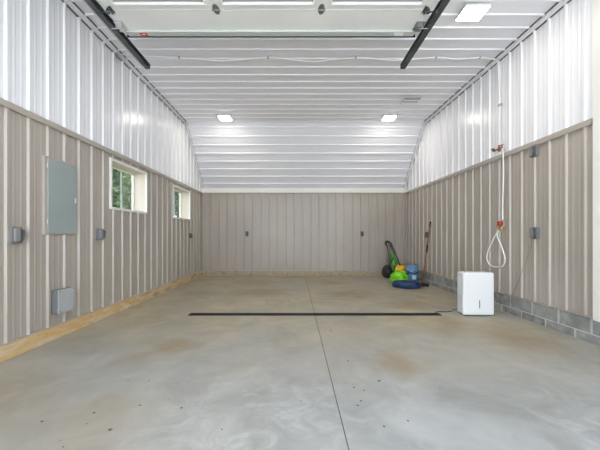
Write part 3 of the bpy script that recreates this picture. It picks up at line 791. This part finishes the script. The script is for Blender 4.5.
# broom
t = thing('push_broom', 'broom with long brown wooden handle leaning on the right wall', 'broom', (3.05, 7.32, 0))
p0, p1 = Vector((3.02, 7.34, .07)), Vector((XR-.045, 7.46, 1.53))
bm = new(); tube(bm, [p0, p0.lerp(p1, .5), p1], .017, 10); hd = obj('broom_handle', bm, M['wood_handle'], t)
bm = new(); tube(bm, [p0.lerp(p1, .50), p0.lerp(p1, .62)], .021, 10); obj('grip_sleeve', bm, M['black'], hd)
bm = new(); tube(bm, [p0.lerp(p1, .93), p0.lerp(p1, 1.0)], .021, 10); obj('end_grip', bm, M['black'], hd)
rot = Matrix.Translation((3.06, 7.33, 0)) @ Matrix.Rotation(math.radians(-35), 4, 'Z')
bm = new(); box(bm, (-.11, -.03, .045), (.10, .03, .075), 0, .006, 2, rot); obj('broom_head', bm, M['black'], t)
bm = new()
for i in range(22):
    for j in range(4):
        x = -.10+.19*i/21; y = -.022+.044*j/3
        a, b = rot @ Vector((x, y, .046)), rot @ Vector((x*1.05, y*1.25, .001)); tube(bm, [a, b], .004, 4)
br = obj('bristles', bm, M['rubber'], t); br['kind'] = 'stuff'

# mud crumbs on the slab --------------------------------------------------------------------------
spots = [(42, 421.7, 5), (94, 413, 5), (110, 430, 6), (181.5, 408, 4), (140, 405.5, 4), (149, 381, 3), (128, 381, 2.5), (173, 342, 2.5), (354, 387.5, 4), (357.5, 405.5, 4), (361, 401, 3.5),
         (364, 390.5, 3), (384, 426.5, 5), (379, 381, 5), (408, 421, 3.5), (348, 361, 3), (222, 429.5, 3.5), (331, 331, 3), (87, 424, 2.5), (63, 447, 3), (60, 441, 2.5), (301, 401, 2.5), (440, 388, 2), (289, 301, 3), (267, 302, 3)]
srcs = []
for s in range(4):
    rnd = random.Random(20+s); bm = new()
    bmesh.ops.create_icosphere(bm, subdivisions=2, radius=1)
    for v_ in bm.verts:
        f = 1+rnd.uniform(-.28, .28); v_.co = Vector((v_.co.x*f*.5, v_.co.y*f*(.32+.06*s), max(0, v_.co.z*.12*f+.06)))
    bmesh.ops.recalc_face_normals(bm, faces=bm.faces)
    me = bpy.data.meshes.new('mud_crumb'); bm.to_mesh(me); bm.free(); me.materials.append(M['mud']); srcs.append(me)
for i, (px, py, w) in enumerate(spots):
    dd = CAMZ*F/(py-236)
    o = bpy.data.objects.new('mud_crumb', srcs[i % 4]); C.objects.link(o)
    sc = w*.62*dd/F; o.scale = (sc, sc, sc); o.location = ((px-295)*dd/F, dd, .0008); o.rotation_euler = (0, 0, i*1.7)
    tag(o, 'tiny dark crumb of dried mud lying on the concrete floor', 'mud crumb', 'mud crumbs scattered on the floor')

# trees seen through the windows ---------------------------------------------------------------------
def tree(x, y, hgt, R, seed, label):
    t = thing('tree', label, 'tree', (x, y, -.05), 'trees outside the windows'); rnd = random.Random(seed)
    bm = new(); tube(bm, [(x, y, -.05), (x+.05, y, hgt*.3), (x-.05, y+.05, hgt*.6), (x, y, hgt*.85)], [.20, .16, .11, .04], 8)
    for k in range(6):
        a = rnd.uniform(0, 2*PI); z = hgt*rnd.uniform(.25, .6)
        tube(bm, [(x, y, z), (x+math.cos(a)*R*.35, y+math.sin(a)*R*.35, z+.5), (x+math.cos(a)*R*.75, y+math.sin(a)*R*.75, z+.9)], [.07, .05, .02], 6)
    obj('trunk', bm, M['bark'], t)
    bm = new()
    blobs = [(x+rnd.gauss(0, R*.42), y+rnd.gauss(0, R*.42), rnd.uniform(hgt*.14, hgt*.95), rnd.uniform(.35, .6)*R) for _ in range(26)]
    for i in range(9000):
        bx_, by, bz, br_ = blobs[i % len(blobs)]
        v_ = Vector((rnd.gauss(0, 1), rnd.gauss(0, 1), rnd.gauss(0, 1))).normalized()*br_*rnd.uniform(.55, 1.0)
        c = Vector((bx_, by, max(.15, bz)))+v_
        if c.z < .1: c.z = .1+rnd.random()*.3
        s = rnd.uniform(.12, .25); a = Vector((rnd.gauss(0, 1), rnd.gauss(0, 1), rnd.gauss(0, 1))).normalized(); b = a.orthogonal().normalized()
        n_ = a.cross(b)*s*.15
        bm.faces.new([bm.verts.new(c+a*s), bm.verts.new(c+b*s*.45+n_), bm.verts.new(c-a*s*.7), bm.verts.new(c-b*s*.45+n_)])
    f = obj('foliage', bm, M['leaf'], t); f['kind'] = 'stuff'
tree(-8.0, 12.6, 6.4, 2.4, 1, 'leafy green tree outside, nearest the nearer window')
tree(-13.6, 19.6, 8.8, 3.2, 2, 'leafy green tree outside, farther off behind the nearer window')
tree(-5.9, 20.4, 6.6, 2.4, 3, 'leafy green tree outside, seen through the farther window')

# ------------------------------------------------------------------ light, camera
w = bpy.data.worlds.new('sky'); bpy.context.scene.world = w; w.use_nodes = True
nt = w.node_tree; bg = nt.nodes['Background']; bg.inputs['Color'].default_value = (.83, .915, 1.0, 1); bg.inputs['Strength'].default_value = 2.0
sd = bpy.data.lights.new('sun', 'SUN'); so = bpy.data.objects.new('sun', sd); C.objects.link(so)
sd.energy = 7.5; sd.angle = math.radians(1.5); sd.color = (1, .98, .95)
so.rotation_euler = Vector((-.62, -.30, -.95)).to_track_quat('-Z', 'Y').to_euler()      # high sun beyond the right wall: it lights the driveway, not the bay
cam = bpy.data.cameras.new('camera'); co = bpy.data.objects.new('camera', cam); C.objects.link(co)
co.location = (0, 0, CAMZ); co.rotation_euler = (PI/2, 0, 0)
cam.sensor_width = 36; cam.sensor_fit = 'HORIZONTAL'; cam.lens = F/600*36; cam.shift_x = 5/600; cam.shift_y = 11/600; cam.clip_start = .02
sc = bpy.context.scene; sc.camera = co
vs = sc.view_settings; vs.view_transform = 'Standard'; vs.look = 'None'; vs.gamma = 1; vs.use_curve_mapping = False; vs.exposure = 1.26
